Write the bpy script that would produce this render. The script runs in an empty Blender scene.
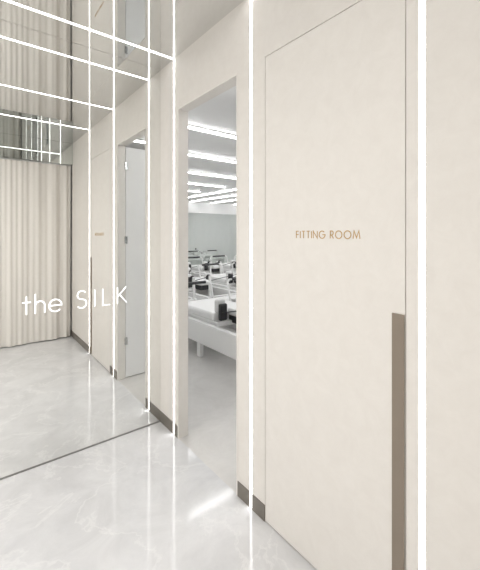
import bpy, math, random
from mathutils import Vector, Matrix
random.seed(4)
C = bpy.context.scene.collection
sc = bpy.context.scene
try:
    sc.view_settings.view_transform = 'Standard'
    sc.view_settings.look = 'None'
except Exception as e:
    pass

W = 1.2245      # wall plane
T = 0.076       # wall thickness
D = 2.555       # mirror plane
S = -0.31       # curtain / transom plane
ZC = 2.81       # polished ceiling
XW = -2.4       # west wall
DH = 2.425      # door height

# ---------------------------------------------------------------- materials
def nodes(name):
    m = bpy.data.materials.new(name); m.use_nodes = True
    nt = m.node_tree
    return m, nt, nt.nodes["Principled BSDF"]

def simple(name, col, rough=0.5, metal=0.0, bump=0.0, scale=60, spec=0.5):
    m, nt, b = nodes(name)
    b.inputs["Base Color"].default_value = (*col, 1)
    b.inputs["Roughness"].default_value = rough
    b.inputs["Metallic"].default_value = metal
    b.inputs["Specular IOR Level"].default_value = spec
    if bump:
        tc = nt.nodes.new("ShaderNodeTexCoord")
        n = nt.nodes.new("ShaderNodeTexNoise"); n.inputs["Scale"].default_value = scale
        bp = nt.nodes.new("ShaderNodeBump"); bp.inputs["Strength"].default_value = bump
        bp.inputs["Distance"].default_value = 0.002
        nt.links.new(tc.outputs["Object"], n.inputs["Vector"])
        nt.links.new(n.outputs["Fac"], bp.inputs["Height"])
        nt.links.new(bp.outputs["Normal"], b.inputs["Normal"])
    return m

def mottled(name, c1, c2, scale=3.0, rough=0.6, detail=8, spec=0.3, bump=0.02):
    m, nt, b = nodes(name)
    tc = nt.nodes.new("ShaderNodeTexCoord")
    n = nt.nodes.new("ShaderNodeTexNoise")
    n.inputs["Scale"].default_value = scale
    n.inputs["Detail"].default_value = detail
    n.inputs["Roughness"].default_value = 0.7
    n.inputs["Distortion"].default_value = 0.6
    r = nt.nodes.new("ShaderNodeValToRGB")
    r.color_ramp.elements[0].position = 0.35; r.color_ramp.elements[0].color = (*c1, 1)
    r.color_ramp.elements[1].position = 0.65; r.color_ramp.elements[1].color = (*c2, 1)
    nt.links.new(tc.outputs["Object"], n.inputs["Vector"])
    nt.links.new(n.outputs["Fac"], r.inputs["Fac"])
    nt.links.new(r.outputs["Color"], b.inputs["Base Color"])
    b.inputs["Roughness"].default_value = rough
    b.inputs["Specular IOR Level"].default_value = spec
    bp = nt.nodes.new("ShaderNodeBump"); bp.inputs["Strength"].default_value = bump
    bp.inputs["Distance"].default_value = 0.002
    n2 = nt.nodes.new("ShaderNodeTexNoise"); n2.inputs["Scale"].default_value = 40
    nt.links.new(tc.outputs["Object"], n2.inputs["Vector"])
    nt.links.new(n2.outputs["Fac"], bp.inputs["Height"])
    nt.links.new(bp.outputs["Normal"], b.inputs["Normal"])
    return m

def emit(name, strength, col=(1, 1, 1)):
    m = bpy.data.materials.new(name); m.use_nodes = True
    nt = m.node_tree; nt.nodes.clear()
    o = nt.nodes.new("ShaderNodeOutputMaterial"); e = nt.nodes.new("ShaderNodeEmission")
    e.inputs["Color"].default_value = (*col, 1); e.inputs["Strength"].default_value = strength
    nt.links.new(e.outputs[0], o.inputs[0])
    return m

def marble(name):
    m, nt, b = nodes(name)
    L = nt.links
    tc = nt.nodes.new("ShaderNodeTexCoord")
    n = nt.nodes.new("ShaderNodeTexNoise"); n.inputs["Scale"].default_value = 3.2
    n.inputs["Detail"].default_value = 12; n.inputs["Roughness"].default_value = 0.68
    n.inputs["Distortion"].default_value = 0.9
    r = nt.nodes.new("ShaderNodeValToRGB")
    r.color_ramp.elements[0].position = 0.3; r.color_ramp.elements[0].color = (0.61, 0.61, 0.62, 1)
    r.color_ramp.elements[1].position = 0.7; r.color_ramp.elements[1].color = (0.755, 0.755, 0.765, 1)
    v = nt.nodes.new("ShaderNodeTexNoise"); v.inputs["Scale"].default_value = 1.7
    v.inputs["Detail"].default_value = 10; v.inputs["Roughness"].default_value = 0.6
    v.inputs["Distortion"].default_value = 0.5
    s = nt.nodes.new("ShaderNodeMath"); s.operation = 'SUBTRACT'; s.inputs[1].default_value = 0.5
    a = nt.nodes.new("ShaderNodeMath"); a.operation = 'ABSOLUTE'
    r2 = nt.nodes.new("ShaderNodeValToRGB")
    r2.color_ramp.elements[0].position = 0.0; r2.color_ramp.elements[0].color = (1, 1, 1, 1)
    r2.color_ramp.elements[1].position = 0.014; r2.color_ramp.elements[1].color = (0, 0, 0, 1)
    mx = nt.nodes.new("ShaderNodeMixRGB"); mx.inputs[2].default_value = (0.84, 0.84, 0.84, 1)
    mf = nt.nodes.new("ShaderNodeMath"); mf.operation = 'MULTIPLY'; mf.inputs[1].default_value = 0.45
    for q in (n, v): L.new(tc.outputs["Object"], q.inputs["Vector"])
    L.new(n.outputs["Fac"], r.inputs["Fac"]); L.new(v.outputs["Fac"], s.inputs[0])
    L.new(s.outputs[0], a.inputs[0]); L.new(a.outputs[0], r2.inputs["Fac"])
    L.new(r2.outputs["Color"], mf.inputs[0]); L.new(mf.outputs[0], mx.inputs[0])
    L.new(r.outputs["Color"], mx.inputs[1])
    L.new(mx.outputs[0], b.inputs["Base Color"])
    b.inputs["Roughness"].default_value = 0.085
    b.inputs["Specular IOR Level"].default_value = 0.5
    # very gentle polish waviness
    wv = nt.nodes.new("ShaderNodeTexNoise"); wv.inputs["Scale"].default_value = 9
    bp = nt.nodes.new("ShaderNodeBump"); bp.inputs["Strength"].default_value = 0.06
    bp.inputs["Distance"].default_value = 0.003
    L.new(tc.outputs["Object"], wv.inputs["Vector"]); L.new(wv.outputs["Fac"], bp.inputs["Height"])
    L.new(bp.outputs["Normal"], b.inputs["Normal"])
    return m

M_wall = mottled("plaster_cream", (0.768, 0.738, 0.70), (0.80, 0.772, 0.735), 14.0, detail=12)
M_door = mottled("door_laminate", (0.778, 0.748, 0.71), (0.81, 0.782, 0.745), 13.0, rough=0.5, detail=12)
M_white = mottled("studio_white", (0.86, 0.86, 0.855), (0.89, 0.89, 0.885), 2.0)
M_floor = marble("polished_marble")
M_sfloor = mottled("studio_floor_stone", (0.58, 0.565, 0.545), (0.69, 0.675, 0.655), 2.5, rough=0.35, detail=10, spec=0.4)
M_base = simple("baseboard_bronze", (0.20, 0.18, 0.155), 0.4, 0.3)
M_edge = simple("mirror_edge", (0.30, 0.30, 0.29), 0.4, 0.5)
M_handle = simple("bronze_metal", (0.27, 0.225, 0.18), 0.5, 0.2, 0.05, 200)
M_mirror = simple("mirror_silver", (0.90, 0.905, 0.89), 0.0, 1.0)
M_ceilmir = simple("polished_ceiling", (0.80, 0.805, 0.80), 0.02, 1.0)
M_mirror2 = simple("mirror_green", (0.80, 0.835, 0.815), 0.0, 1.0)
M_dark = simple("shadow_gap", (0.06, 0.055, 0.05), 0.8)
M_led = emit("led_diffuser", 8.5, (1.0, 0.992, 0.982))
M_led2 = emit("studio_led", 18.0)
M_alu = simple("aluminium", (0.7, 0.7, 0.7), 0.35, 1.0)
M_gold = simple("gold_lettering", (0.52, 0.33, 0.12), 0.5, 0.0)
M_wlet = emit("glowing_lettering", 1.8)  # unlit letters given a slight glow so they read bright white
M_curtain = mottled("curtain_fabric", (0.82, 0.785, 0.74), (0.86, 0.825, 0.78), 60, rough=0.9, spec=0.1)
M_vinyl = simple("white_upholstery", (0.85, 0.85, 0.84), 0.4)
M_frame = simple("white_lacquer", (0.88, 0.88, 0.87), 0.3)
M_black = simple("black_padding", (0.03, 0.03, 0.032), 0.45)
M_steel = simple("brushed_steel", (0.6, 0.6, 0.6), 0.25, 1.0)

# ---------------------------------------------------------------- helpers
def mesh_obj(name, verts, faces, mat, loc=(0, 0, 0), smooth=False):
    me = bpy.data.meshes.new(name); me.from_pydata(verts, [], faces); me.update()
    if smooth:
        for p in me.polygons: p.use_smooth = True
    me.materials.append(mat)
    o = bpy.data.objects.new(name, me); o.location = loc; C.objects.link(o)
    return o

def boxes(name, bl, mat, bevel=0.0, loc=(0, 0, 0)):
    v, f = [], []
    for (x0, x1, y0, y1, z0, z1) in bl:
        i = len(v)
        v += [(x0, y0, z0), (x1, y0, z0), (x1, y1, z0), (x0, y1, z0), (x0, y0, z1), (x1, y0, z1), (x1, y1, z1), (x0, y1, z1)]
        f += [(i, i+3, i+2, i+1), (i+4, i+5, i+6, i+7), (i, i+1, i+5, i+4), (i+1, i+2, i+6, i+5), (i+2, i+3, i+7, i+6), (i+3, i, i+4, i+7)]
    o = mesh_obj(name, v, f, mat, loc)
    if bevel:
        b = o.modifiers.new("bevel", 'BEVEL'); b.width = bevel; b.segments = 3
    return o

def tube(name, pts, r, mat, cyclic=False, loc=(0, 0, 0), res=3):
    cu = bpy.data.curves.new(name, 'CURVE'); cu.dimensions = '3D'
    sp = cu.splines.new('POLY'); sp.points.add(len(pts)-1)
    for p, q in zip(sp.points, pts): p.co = (*q, 1)
    sp.use_cyclic_u = cyclic; cu.bevel_depth = r; cu.bevel_resolution = res; cu.use_fill_caps = True
    t = bpy.data.objects.new("tmp", cu); C.objects.link(t)
    dg = bpy.context.evaluated_depsgraph_get(); dg.update()
    me = bpy.data.meshes.new_from_object(t.evaluated_get(dg))
    bpy.data.objects.remove(t); bpy.data.curves.remove(cu)
    me.name = name; me.materials.clear(); me.materials.append(mat)
    for p in me.polygons: p.use_smooth = True
    o = bpy.data.objects.new(name, me); o.location = loc; C.objects.link(o)
    return o

def empty(name, loc):
    e = bpy.data.objects.new(name, None); e.location = loc; e.empty_display_size = 0.1
    C.objects.link(e); return e

def tag(o, label, cat, group=None):
    o["label"] = label; o["category"] = cat
    if group: o["group"] = group
    return o

def struct(o, label=None):
    o["kind"] = "structure"
    if label: o["label"] = label
    return o

def child(p, *cs):
    for c in cs: c.parent = p

# ---------------------------------------------------------------- shell
SW = 0.0108   # half width of LED slots
strips = [2.330, 1.439, 0.5356]
d1a, d1b = 0.590, 1.327      # fitting room door
d2a, d2b = 1.5545, 2.268     # doorway
X0, X1 = W, W+T
SY = -0.60                   # wall behind curtain
NY = D+0.02
def slot(s): return s-SW, s+SW
a1, a2 = slot(strips[2]); b1, b2 = slot(strips[1]); c1, c2 = slot(strips[0])
wall = [
    (X0, X1, SY, a1, 0, 3.0), (X0, X1, a2, d1a, 0, 3.0),
    (X0, X1, d1a, d1b, DH, 3.0),
    (X0, X1, d1b, b1, 0, 3.0), (X0, X1, b2, d2a, 0, 3.0),
    (X0, X1, d2a, d2b, DH, 3.0),
    (X0, X1, d2b, c1, 0, 3.0), (X0, X1, c2, NY, 0, 3.0),
]
struct(boxes("wall_east", wall, M_wall), "cream plaster wall with flush door and doorway")
struct(boxes("wall_north", [(XW, X0, D+0.008, D+0.09, 0, 3.0)], M_wall), "wall behind the large mirror")
struct(boxes("wall_west", [(XW-0.08, XW, SY-0.08, D+0.09, 0, 3.0)], M_wall), "cream plaster wall")
struct(boxes("wall_south", [(XW, X0, SY-0.08, SY, 0, 3.0)], M_wall), "cream wall behind the curtain")
struct(boxes("floor", [(XW-0.1, X0+0.001, -1.6, D+0.1, -0.1, 0)], M_floor), "polished pale grey marble floor")
struct(boxes("floor_studio", [(X0+0.001, 10.1, -1.6, 11.1, -0.1, 0)], M_sfloor), "satin pale stone floor")
cz0, cz1 = ZC, ZC+0.05
ceil = [(XW, X0, S-0.02, a1, cz0, cz1), (XW, X0, a2, b1, cz0, cz1), (XW, X0, b2, c1, cz0, cz1), (XW, X0, c2, D, cz0, cz1)]
struct(boxes("ceiling", ceil, M_ceilmir), "mirror-polished grey ceiling with light slots")
struct(boxes("ceiling_upper", [(XW, X0, SY, D, 2.90, 2.99)], M_white), "plain slab above the polished ceiling")
bb = [(X0-0.004, X0, y0, y1, 0, 0.085) for y0, y1 in [(SY, a1), (a2, d1a), (d1b, b1), (b2, d2a), (d2b, c1), (c2, D)]]
struct(boxes("baseboard_east", bb, M_base), "dark bronze baseboard")
# fitting room door
g = 0.003
door = struct(boxes("door_1", [(X0, X0+0.045, d1a+g, d1b-g, 0.006, DH-g)], M_door, 0.001), "cream flush fitting room door")
hy0, hy1 = 0.595, 0.640
h = boxes("handle", [(X0-0.006, X0-0.0002, hy0, hy1, 0.02, 1.212)], M_handle, 0.001)
h["label"] = "full-length bronze pull plate"
child(door, h)
struct(boxes("trim_1", [(X0+0.05, X1, d1a, d1b, 0, DH)], M_dark), "dark backing behind the flush door, painted as gap shade")  # near-black backing stands in for the shade inside the door gap
# doorway casing
cs = 0.012
struct(boxes("trim_2", [(X0-0.003, X1+0.003, d2b-cs, d2b, 0, DH), (X0-0.003, X1+0.003, d2a, d2a+cs, 0, DH), (X0-0.003, X1+0.003, d2a+cs, d2b-cs, DH-cs, DH)], M_door), "thin cream doorway casing")
# open studio door leaf
leaf = struct(boxes("door_2", [(X1+0.008, X1+0.66, d2a-0.035, d2a+0.005, 0.008, DH-0.02)], M_white, 0.001), "white studio door standing open")
for z in (0.35, 1.40, 2.17):
    hg = boxes("hinge", [(X1-0.006, X1+0.022, d2a+cs+0.0005, d2a+cs+0.007, z, z+0.075)], M_steel, 0.001)
    child(leaf, hg)

# main mirror
mir = empty("wall_mirror", (0.1, D, 0))
gl = boxes("mirror_glass", [(XW, X0-0.0005, D, D+0.006, 0.010, ZC-0.001)], M_mirror)
tr = boxes("mirror_edge_trim", [(XW, X0-0.005, D-0.003, D+0.006, 0.0, 0.010)], M_edge)
for o in (gl, tr):
    child(mir, o); o.matrix_parent_inverse = Matrix.Translation((-0.1, -D, 0))
tag(mir, "large frameless full-height mirror standing on the marble floor", "mirror")

# transom mirror above curtain
tm = boxes("transom_mirror", [(XW, X0-0.001, S-0.02, S, 2.50, ZC-0.001)], M_mirror2)
tag(tm, "long narrow grey mirror panel above the curtain", "mirror")

# curtain
vs, fs = [], []
zs = [0.012, 0.6, 1.2, 1.8, 2.485]
xa, xb = XW+0.02, X0-0.02
nx = 1100
for i in range(nx+1):
    x = xa+(xb-xa)*i/nx
    t = x*2*math.pi/0.15
    ph = 1.5*math.sin(x*4.1)+1.0*math.sin(x*9.7+1)
    for j, z in enumerate(zs):
        k = 1-z/2.5
        amp = 0.012+0.010*math.sin(x*6.3+j*0.5)
        y = S-0.05+amp*math.sin(t+ph+0.3*k*math.sin(x*9))+0.005*math.sin(2.3*t+ph)+0.012*k*math.sin(x*15)
        vs.append((x, y, z))
n = len(zs)
for i in range(nx):
    for j in range(n-1):
        a = i*n+j; fs.append((a, a+n, a+n+1, a+1))
cur = empty("curtain", (0, S-0.05, 0))
cf = mesh_obj("curtain_fabric", vs, fs, M_curtain, smooth=True)
rail = boxes("curtain_rail", [(xa, xb, S-0.065, S-0.035, 2.485, 2.499)], M_alu)
for o in (cf, rail):
    child(cur, o); o.matrix_parent_inverse = Matrix.Translation((0, -(S-0.05), 0))
tag(cur, "floor-length cream pleated fabric curtain hanging from a rail", "curtain")

# LED strips
for s in strips:
    e = empty("led_wall_light", (X0, s, 0))
    d = boxes("diffuser", [(0.001, 0.012, -SW+0.0005, SW-0.0005, 0.002, ZC-0.001)], M_led)
    hs = boxes("housing", [(0.012, T-0.004, -SW+0.0005, SW-0.0005, 0.002, ZC-0.001)], M_alu)
    child(e, d, hs)
    tag(e, "vertical white LED line light recessed in the plaster wall", "light", "vertical LED wall lines")
for s in strips:
    e = empty("led_ceiling_light", (0, s, ZC))
    d = boxes("diffuser", [(XW, X0-0.001, -SW+0.0005, SW-0.0005, 0.001, 0.012)], M_led)
    hs = boxes("housing", [(XW, X0-0.001, -SW+0.0005, SW-0.0005, 0.012, 0.05)], M_alu)
    child(e, d, hs)
    tag(e, "white LED line light recessed across the polished ceiling", "light", "LED ceiling lines")

# soft fill light added out of view to brighten the lobby
def area(name, loc, sx, sy, power, col=(1, 1, 1)):
    l = bpy.data.lights.new(name, 'AREA'); l.shape = 'RECTANGLE'; l.size = sx; l.size_y = sy
    l.energy = power; l.color = col
    o = bpy.data.objects.new(name, l); o.location = loc; C.objects.link(o); return o
a_ = area("lobby_fill_light", (-1.45, 1.1, ZC-0.01), 1.2, 2.2, 57, (1.0, 0.99, 0.975))

# ---------------------------------------------------------------- lettering
def arc(cx, cy, r, a0, a1, n=28, ry=None):
    ry = ry or r
    return [(cx+r*math.cos(math.radians(a0+(a1-a0)*i/n)), cy+ry*math.sin(math.radians(a0+(a1-a0)*i/n))) for i in range(n+1)]
GL = {
 't': (0.40, [[(0.2, 0), (0.2, 0.98)], [(0, 0.66), (0.40, 0.66)]]),
 'h': (0.46, [[(0, 0), (0, 1.08)], [(0, 0.30)]+arc(0.23, 0.43, 0.23, 180, 0)+[(0.46, 0)]]),
 'e': (0.64, [[(0.0, 0.34), (0.64, 0.34)]+arc(0.32, 0.33, 0.32, 0, 318, ry=0.34)]),
 'S': (0.52, [arc(0.26, 0.755, 0.235, 35, 270, ry=0.245)[:-1]+arc(0.26, 0.255, 0.26, 90, -145, ry=0.255)]),
 'I': (0.0, [[(0, 0), (0, 1)]]),
 'L': (0.42, [[(0, 1), (0, 0), (0.42, 0)]]),
 'K': (0.58, [[(0, 0), (0, 1)], [(0.54, 1), (0.0, 0.42)], [(0.13, 0.56), (0.58, 0)]]),
 'F': (0.44, [[(0, 0), (0, 1), (0.44, 1)], [(0, 0.52), (0.42, 0.52)]]),
 'T': (0.54, [[(0, 1), (0.54, 1)], [(0.27, 1), (0.27, 0)]]),
 'N': (0.70, [[(0, 0), (0, 1), (0.70, 0), (0.70, 1)]]),
 'G': (1.0, [arc(0.5, 0.5, 0.5, 45, 360)+[(0.55, 0.5)]]),
 'R': (0.5, [[(0, 0), (0, 1), (0.22, 1)]+arc(0.22, 0.73, 0.27, 90, -90)+[(0, 0.46)], [(0.2, 0.46), (0.52, 0)]]),
 'O': (1.0, [arc(0.5, 0.5, 0.5, 0, 360)]),
 'M': (0.95, [[(0, 0), (0.13, 1), (0.475, 0.12), (0.82, 1), (0.95, 0)]]),
}
def letter_mesh(name, strokes, size, w, th, mapf, mat, parent):
    v, f = [], []
    for st in strokes:
        P = [Vector((p[0]*size, p[1]*size)) for p in st]
        Q = [P[0]]
        for p in P[1:]:
            if (p-Q[-1]).length > 1e-6: Q.append(p)
        P = Q; closed = (P[0]-P[-1]).length < 1e-5
        base = len(v); n = len(P)
        for i, p in enumerate(P):
            pr = P[i-1] if i > 0 else (P[-2] if closed else None)
            nx_ = P[i+1] if i < n-1 else (P[1] if closed else None)
            d0 = (p-pr).normalized() if pr is not None else None
            d1 = (nx_-p).normalized() if nx_ is not None else None
            if d0 is None: d0 = d1
            if d1 is None: d1 = d0
            n0 = Vector((-d0.y, d0.x)); n1 = Vector((-d1.y, d1.x))
            m = (n0+n1)
            m = m.normalized() if m.length > 1e-4 else n0
            k = min(2.5, 1/max(0.3, m.dot(n0)))
            for sg in (1, -1):
                q = p+m*(w/2*k*sg)
                v.append(mapf(q.x, q.y, 0)); v.append(mapf(q.x, q.y, th))
        for i in range(n-1):
            a = base+4*i; b = a+4
            f += [(a+1, a+3, b+3, b+1), (a, b, b+2, a+2), (a, a+1, b+1, b), (a+2, b+2, b+3, a+3)]
        f += [(base, base+2, base+3, base+1)]
        e = base+4*(n-1); f += [(e, e+1, e+3, e+2)]
    o = mesh_obj(name, v, f, mat); child(parent, o); return o

sg = empty("mirror_lettering", (0.281, D, 0.987))
cap = 0.118
x = 0.0
for word, xs, gap in (("the", 0.0, 0.21), ("SILK", 0.3216, 0.47)):
    x = xs
    for ch in word:
        wd, st = GL[ch]
        letter_mesh("letter", st, cap, 0.0072, 0.002, (lambda u, vv, t, x=x: (x+u, -0.0004-t, vv)), M_wlet, sg)
        x += (wd+gap)*cap
tag(sg, "thin white lettering reading the SILK on the mirror", "lettering")

ds = empty("door_lettering", (X0, 1.108, 1.481))
cap2 = 0.032; x = 0.0
words = ["FITTING", "ROOM"]
tot = sum(GL[c][0] for w_ in words for c in w_)
gaps = (len(words[0])-1)+(len(words[1])-1); space = 0.85
gp = ((0.335/cap2)-tot-space)/gaps
for w_ in words:
    for ch in w_:
        wd, st = GL[ch]
        letter_mesh("letter", st, cap2, 0.0038, 0.0012, (lambda u, vv, t, x=x: (-0.0003-t, -(x+u), vv)), M_gold, ds)
        x += (wd+gp)*cap2
    x += (space-gp)*cap2
tag(ds, "small gold lettering reading FITTING ROOM on the door", "lettering")

# ---------------------------------------------------------------- studio
ZS = 2.70
XE, YN, YS = 10.0, 11.0, -1.5
struct(boxes("wall_studio_west", [(X0, X1, NY, YN, 0, 2.9), (X0, X1, YS, SY, 0, 2.9)], M_white), "white studio wall")
struct(boxes("wall_studio_north", [(X0, XE, YN, YN+0.1, 0, 2.9)], M_white), "white studio wall")
struct(boxes("wall_studio_east", [(XE, XE+0.1, YS, YN, 0, 2.9)], M_white), "white studio wall")
struct(boxes("wall_studio_south", [(X0, XE, YS-0.1, YS, 0, 2.9)], M_white), "white studio wall")
struct(boxes("ceiling_studio", [(X1, XE, YS, YN, ZS, ZS+0.1)], M_white), "white studio ceiling")
for i in range(5):
    x0 = 1.5+i*1.7
    m = boxes("studio_mirror", [(x0, x0+1.692, YN-0.012, YN-0.001, 0.05, 2.28)], M_mirror2, 0.001)
    tag(m, "tall greenish mirror panel on the studio wall", "mirror", "studio mirror panels")
def bar(x0, x1, y0, y1):
    e = empty("linear_ceiling_light", ((x0+x1)/2, (y0+y1)/2, ZS))
    hx, hy = (x1-x0)/2, (y1-y0)/2
    a = boxes("housing", [(-hx, hx, -hy, hy, -0.022, -0.0005)], M_frame)
    b = boxes("diffuser", [(-hx+0.003, hx-0.003, -hy+0.002, hy-0.002, -0.038, -0.022)], M_led2)
    child(e, a, b)
    tag(e, "long slim white LED bar on the studio ceiling", "light", "studio LED bars")
for y in (0.9, 2.1, 3.31, 4.46, 5.75, 7.0, 8.2):
    bar(1.5, 5.1, y-0.018, y+0.018)
for x_ in (5.6, 6.4, 7.3, 8.4):
    bar(x_-0.018, x_+0.018, 2.0, 10.9)

# reformer
def reformer(loc):
    e = empty("pilates_reformer", loc)
    P = []
    hw = 0.36; hl = 1.17; U = 0.07
    def bx(name, b, mat, bev): 
        x0, x1, y0, y1, z0, z1 = b
        P.append(boxes(name, [(x0, x1, y0, y1, z0+U, z1+U)], mat, bev))
    def tb(name, pts, r, mat, res=3):
        P.append(tube(name, [(p[0], p[1], p[2]+U) for p in pts], r, mat, res=res))
    for s_ in (-1, 1):
        bx("side_rail", (s_*hw-0.03, s_*hw+0.03, -hl, hl, 0.10, 0.36), M_frame, 0.01)
    bx("end_panel", (-hw+0.03, hw-0.03, -hl, -hl+0.05, 0.10, 0.36), M_frame, 0.008)
    bx("end_panel", (-hw+0.03, hw-0.03, hl-0.05, hl, 0.10, 0.36), M_frame, 0.008)
    for sx in (-1, 1):
        for sy in (-1, 0, 1):
            cx, cy = sx*hw, sy*(hl-0.1)
            bx("leg", (cx-0.025, cx+0.025, cy-0.04, cy+0.04, -U, 0.10), M_frame, 0.006)
    bx("standing_platform", (-hw+0.03, hw-0.03, hl-0.32, hl-0.05, 0.33, 0.375), M_vinyl, 0.012)
    bx("carriage_base", (-0.31, 0.31, -0.30, 0.62, 0.34, 0.39), M_frame, 0.008)
    bx("carriage_pad", (-0.32, 0.32, -0.22, 0.62, 0.38, 0.49), M_vinyl, 0.035)
    bx("headrest", (-0.13, 0.13, -0.52, -0.24, 0.45, 0.54), M_vinyl, 0.03)
    bx("headrest_bracket", (-0.10, 0.10, -0.50, -0.24, 0.36, 0.45), M_black, 0.006)
    for sx in (-1, 1):
        c = sx*0.215
        bx("shoulder_rest", (c-0.055, c+0.055, -0.30, -0.25, 0.40, 0.60), M_black, 0.02)
        bx("shoulder_pad", (c-0.07, c+0.07, -0.25, -0.18, 0.48, 0.65), M_vinyl, 0.03)
        bx("pulley_riser", (sx*0.33-0.018, sx*0.33+0.018, -hl+0.005, -hl+0.045, 0.36, 0.72), M_frame, 0.004)
        tb("pulley", [(sx*0.33, -hl+0.06, 0.70), (sx*0.33, -hl+0.085, 0.70)], 0.035, M_black, 6)
        tb("rope", [(sx*0.33, -hl+0.09, 0.69), (sx*0.30, -0.7, 0.60), (sx*0.25, -0.31, 0.50)], 0.006, M_black)
    tb("foot_bar", [(-0.33, 0.72, 0.36), (-0.33, 0.80, 0.66), (-0.29, 0.815, 0.70), (0.29, 0.815, 0.70), (0.33, 0.80, 0.66), (0.33, 0.72, 0.36)], 0.017, M_frame, 4)
    tb("foot_bar_grip", [(-0.24, 0.815, 0.70), (0.24, 0.815, 0.70)], 0.022, M_black, 4)
    for k in range(5):
        xx = -0.16+0.08*k
        pts = []
        for q in range(60):
            a = q*1.3
            pts.append((xx+0.012*math.cos(a), 0.63+0.0037*q, 0.30+0.012*math.sin(a)))
        tb("spring", pts, 0.003, M_steel, 1)
    child(e, *P)
    tag(e, "white pilates reformer with padded carriage and black shoulder rests", "exercise machine", "pilates reformers")
    return e, P
RX, RY = 2.62, 3.62
proto, parts = reformer((RX, RY, 0))
for ix in range(7):
    for iy in range(3):
        if ix == 0 and iy == 0: continue
        X_, Y_ = RX+ix*0.98, RY+iy*2.45
        if not (1.27*X_-2.4 < Y_ < 1.75*X_+2.4): continue
        e = proto.copy(); e.location = (X_, Y_, 0); C.objects.link(e)
        for p in parts:
            q = p.copy(); q.parent = e; C.objects.link(q)

# world
w = bpy.data.worlds.new("world"); sc.world = w; w.use_nodes = True
w.node_tree.nodes["Background"].inputs[0].default_value = (1, 1, 1, 1)
w.node_tree.nodes["Background"].inputs[1].default_value = 0.3

# camera
cd = bpy.data.cameras.new("camera"); cam = bpy.data.objects.new("camera", cd); C.objects.link(cam)
cam.location = (0, 0, 1.5); cam.rotation_euler = (math.radians(90), 0, math.radians(-38.56))
cd.sensor_fit = 'HORIZONTAL'; cd.sensor_width = 36; cd.lens = 345/480*36
cd.shift_y = -51/480; cd.clip_start = 0.02
sc.camera = cam
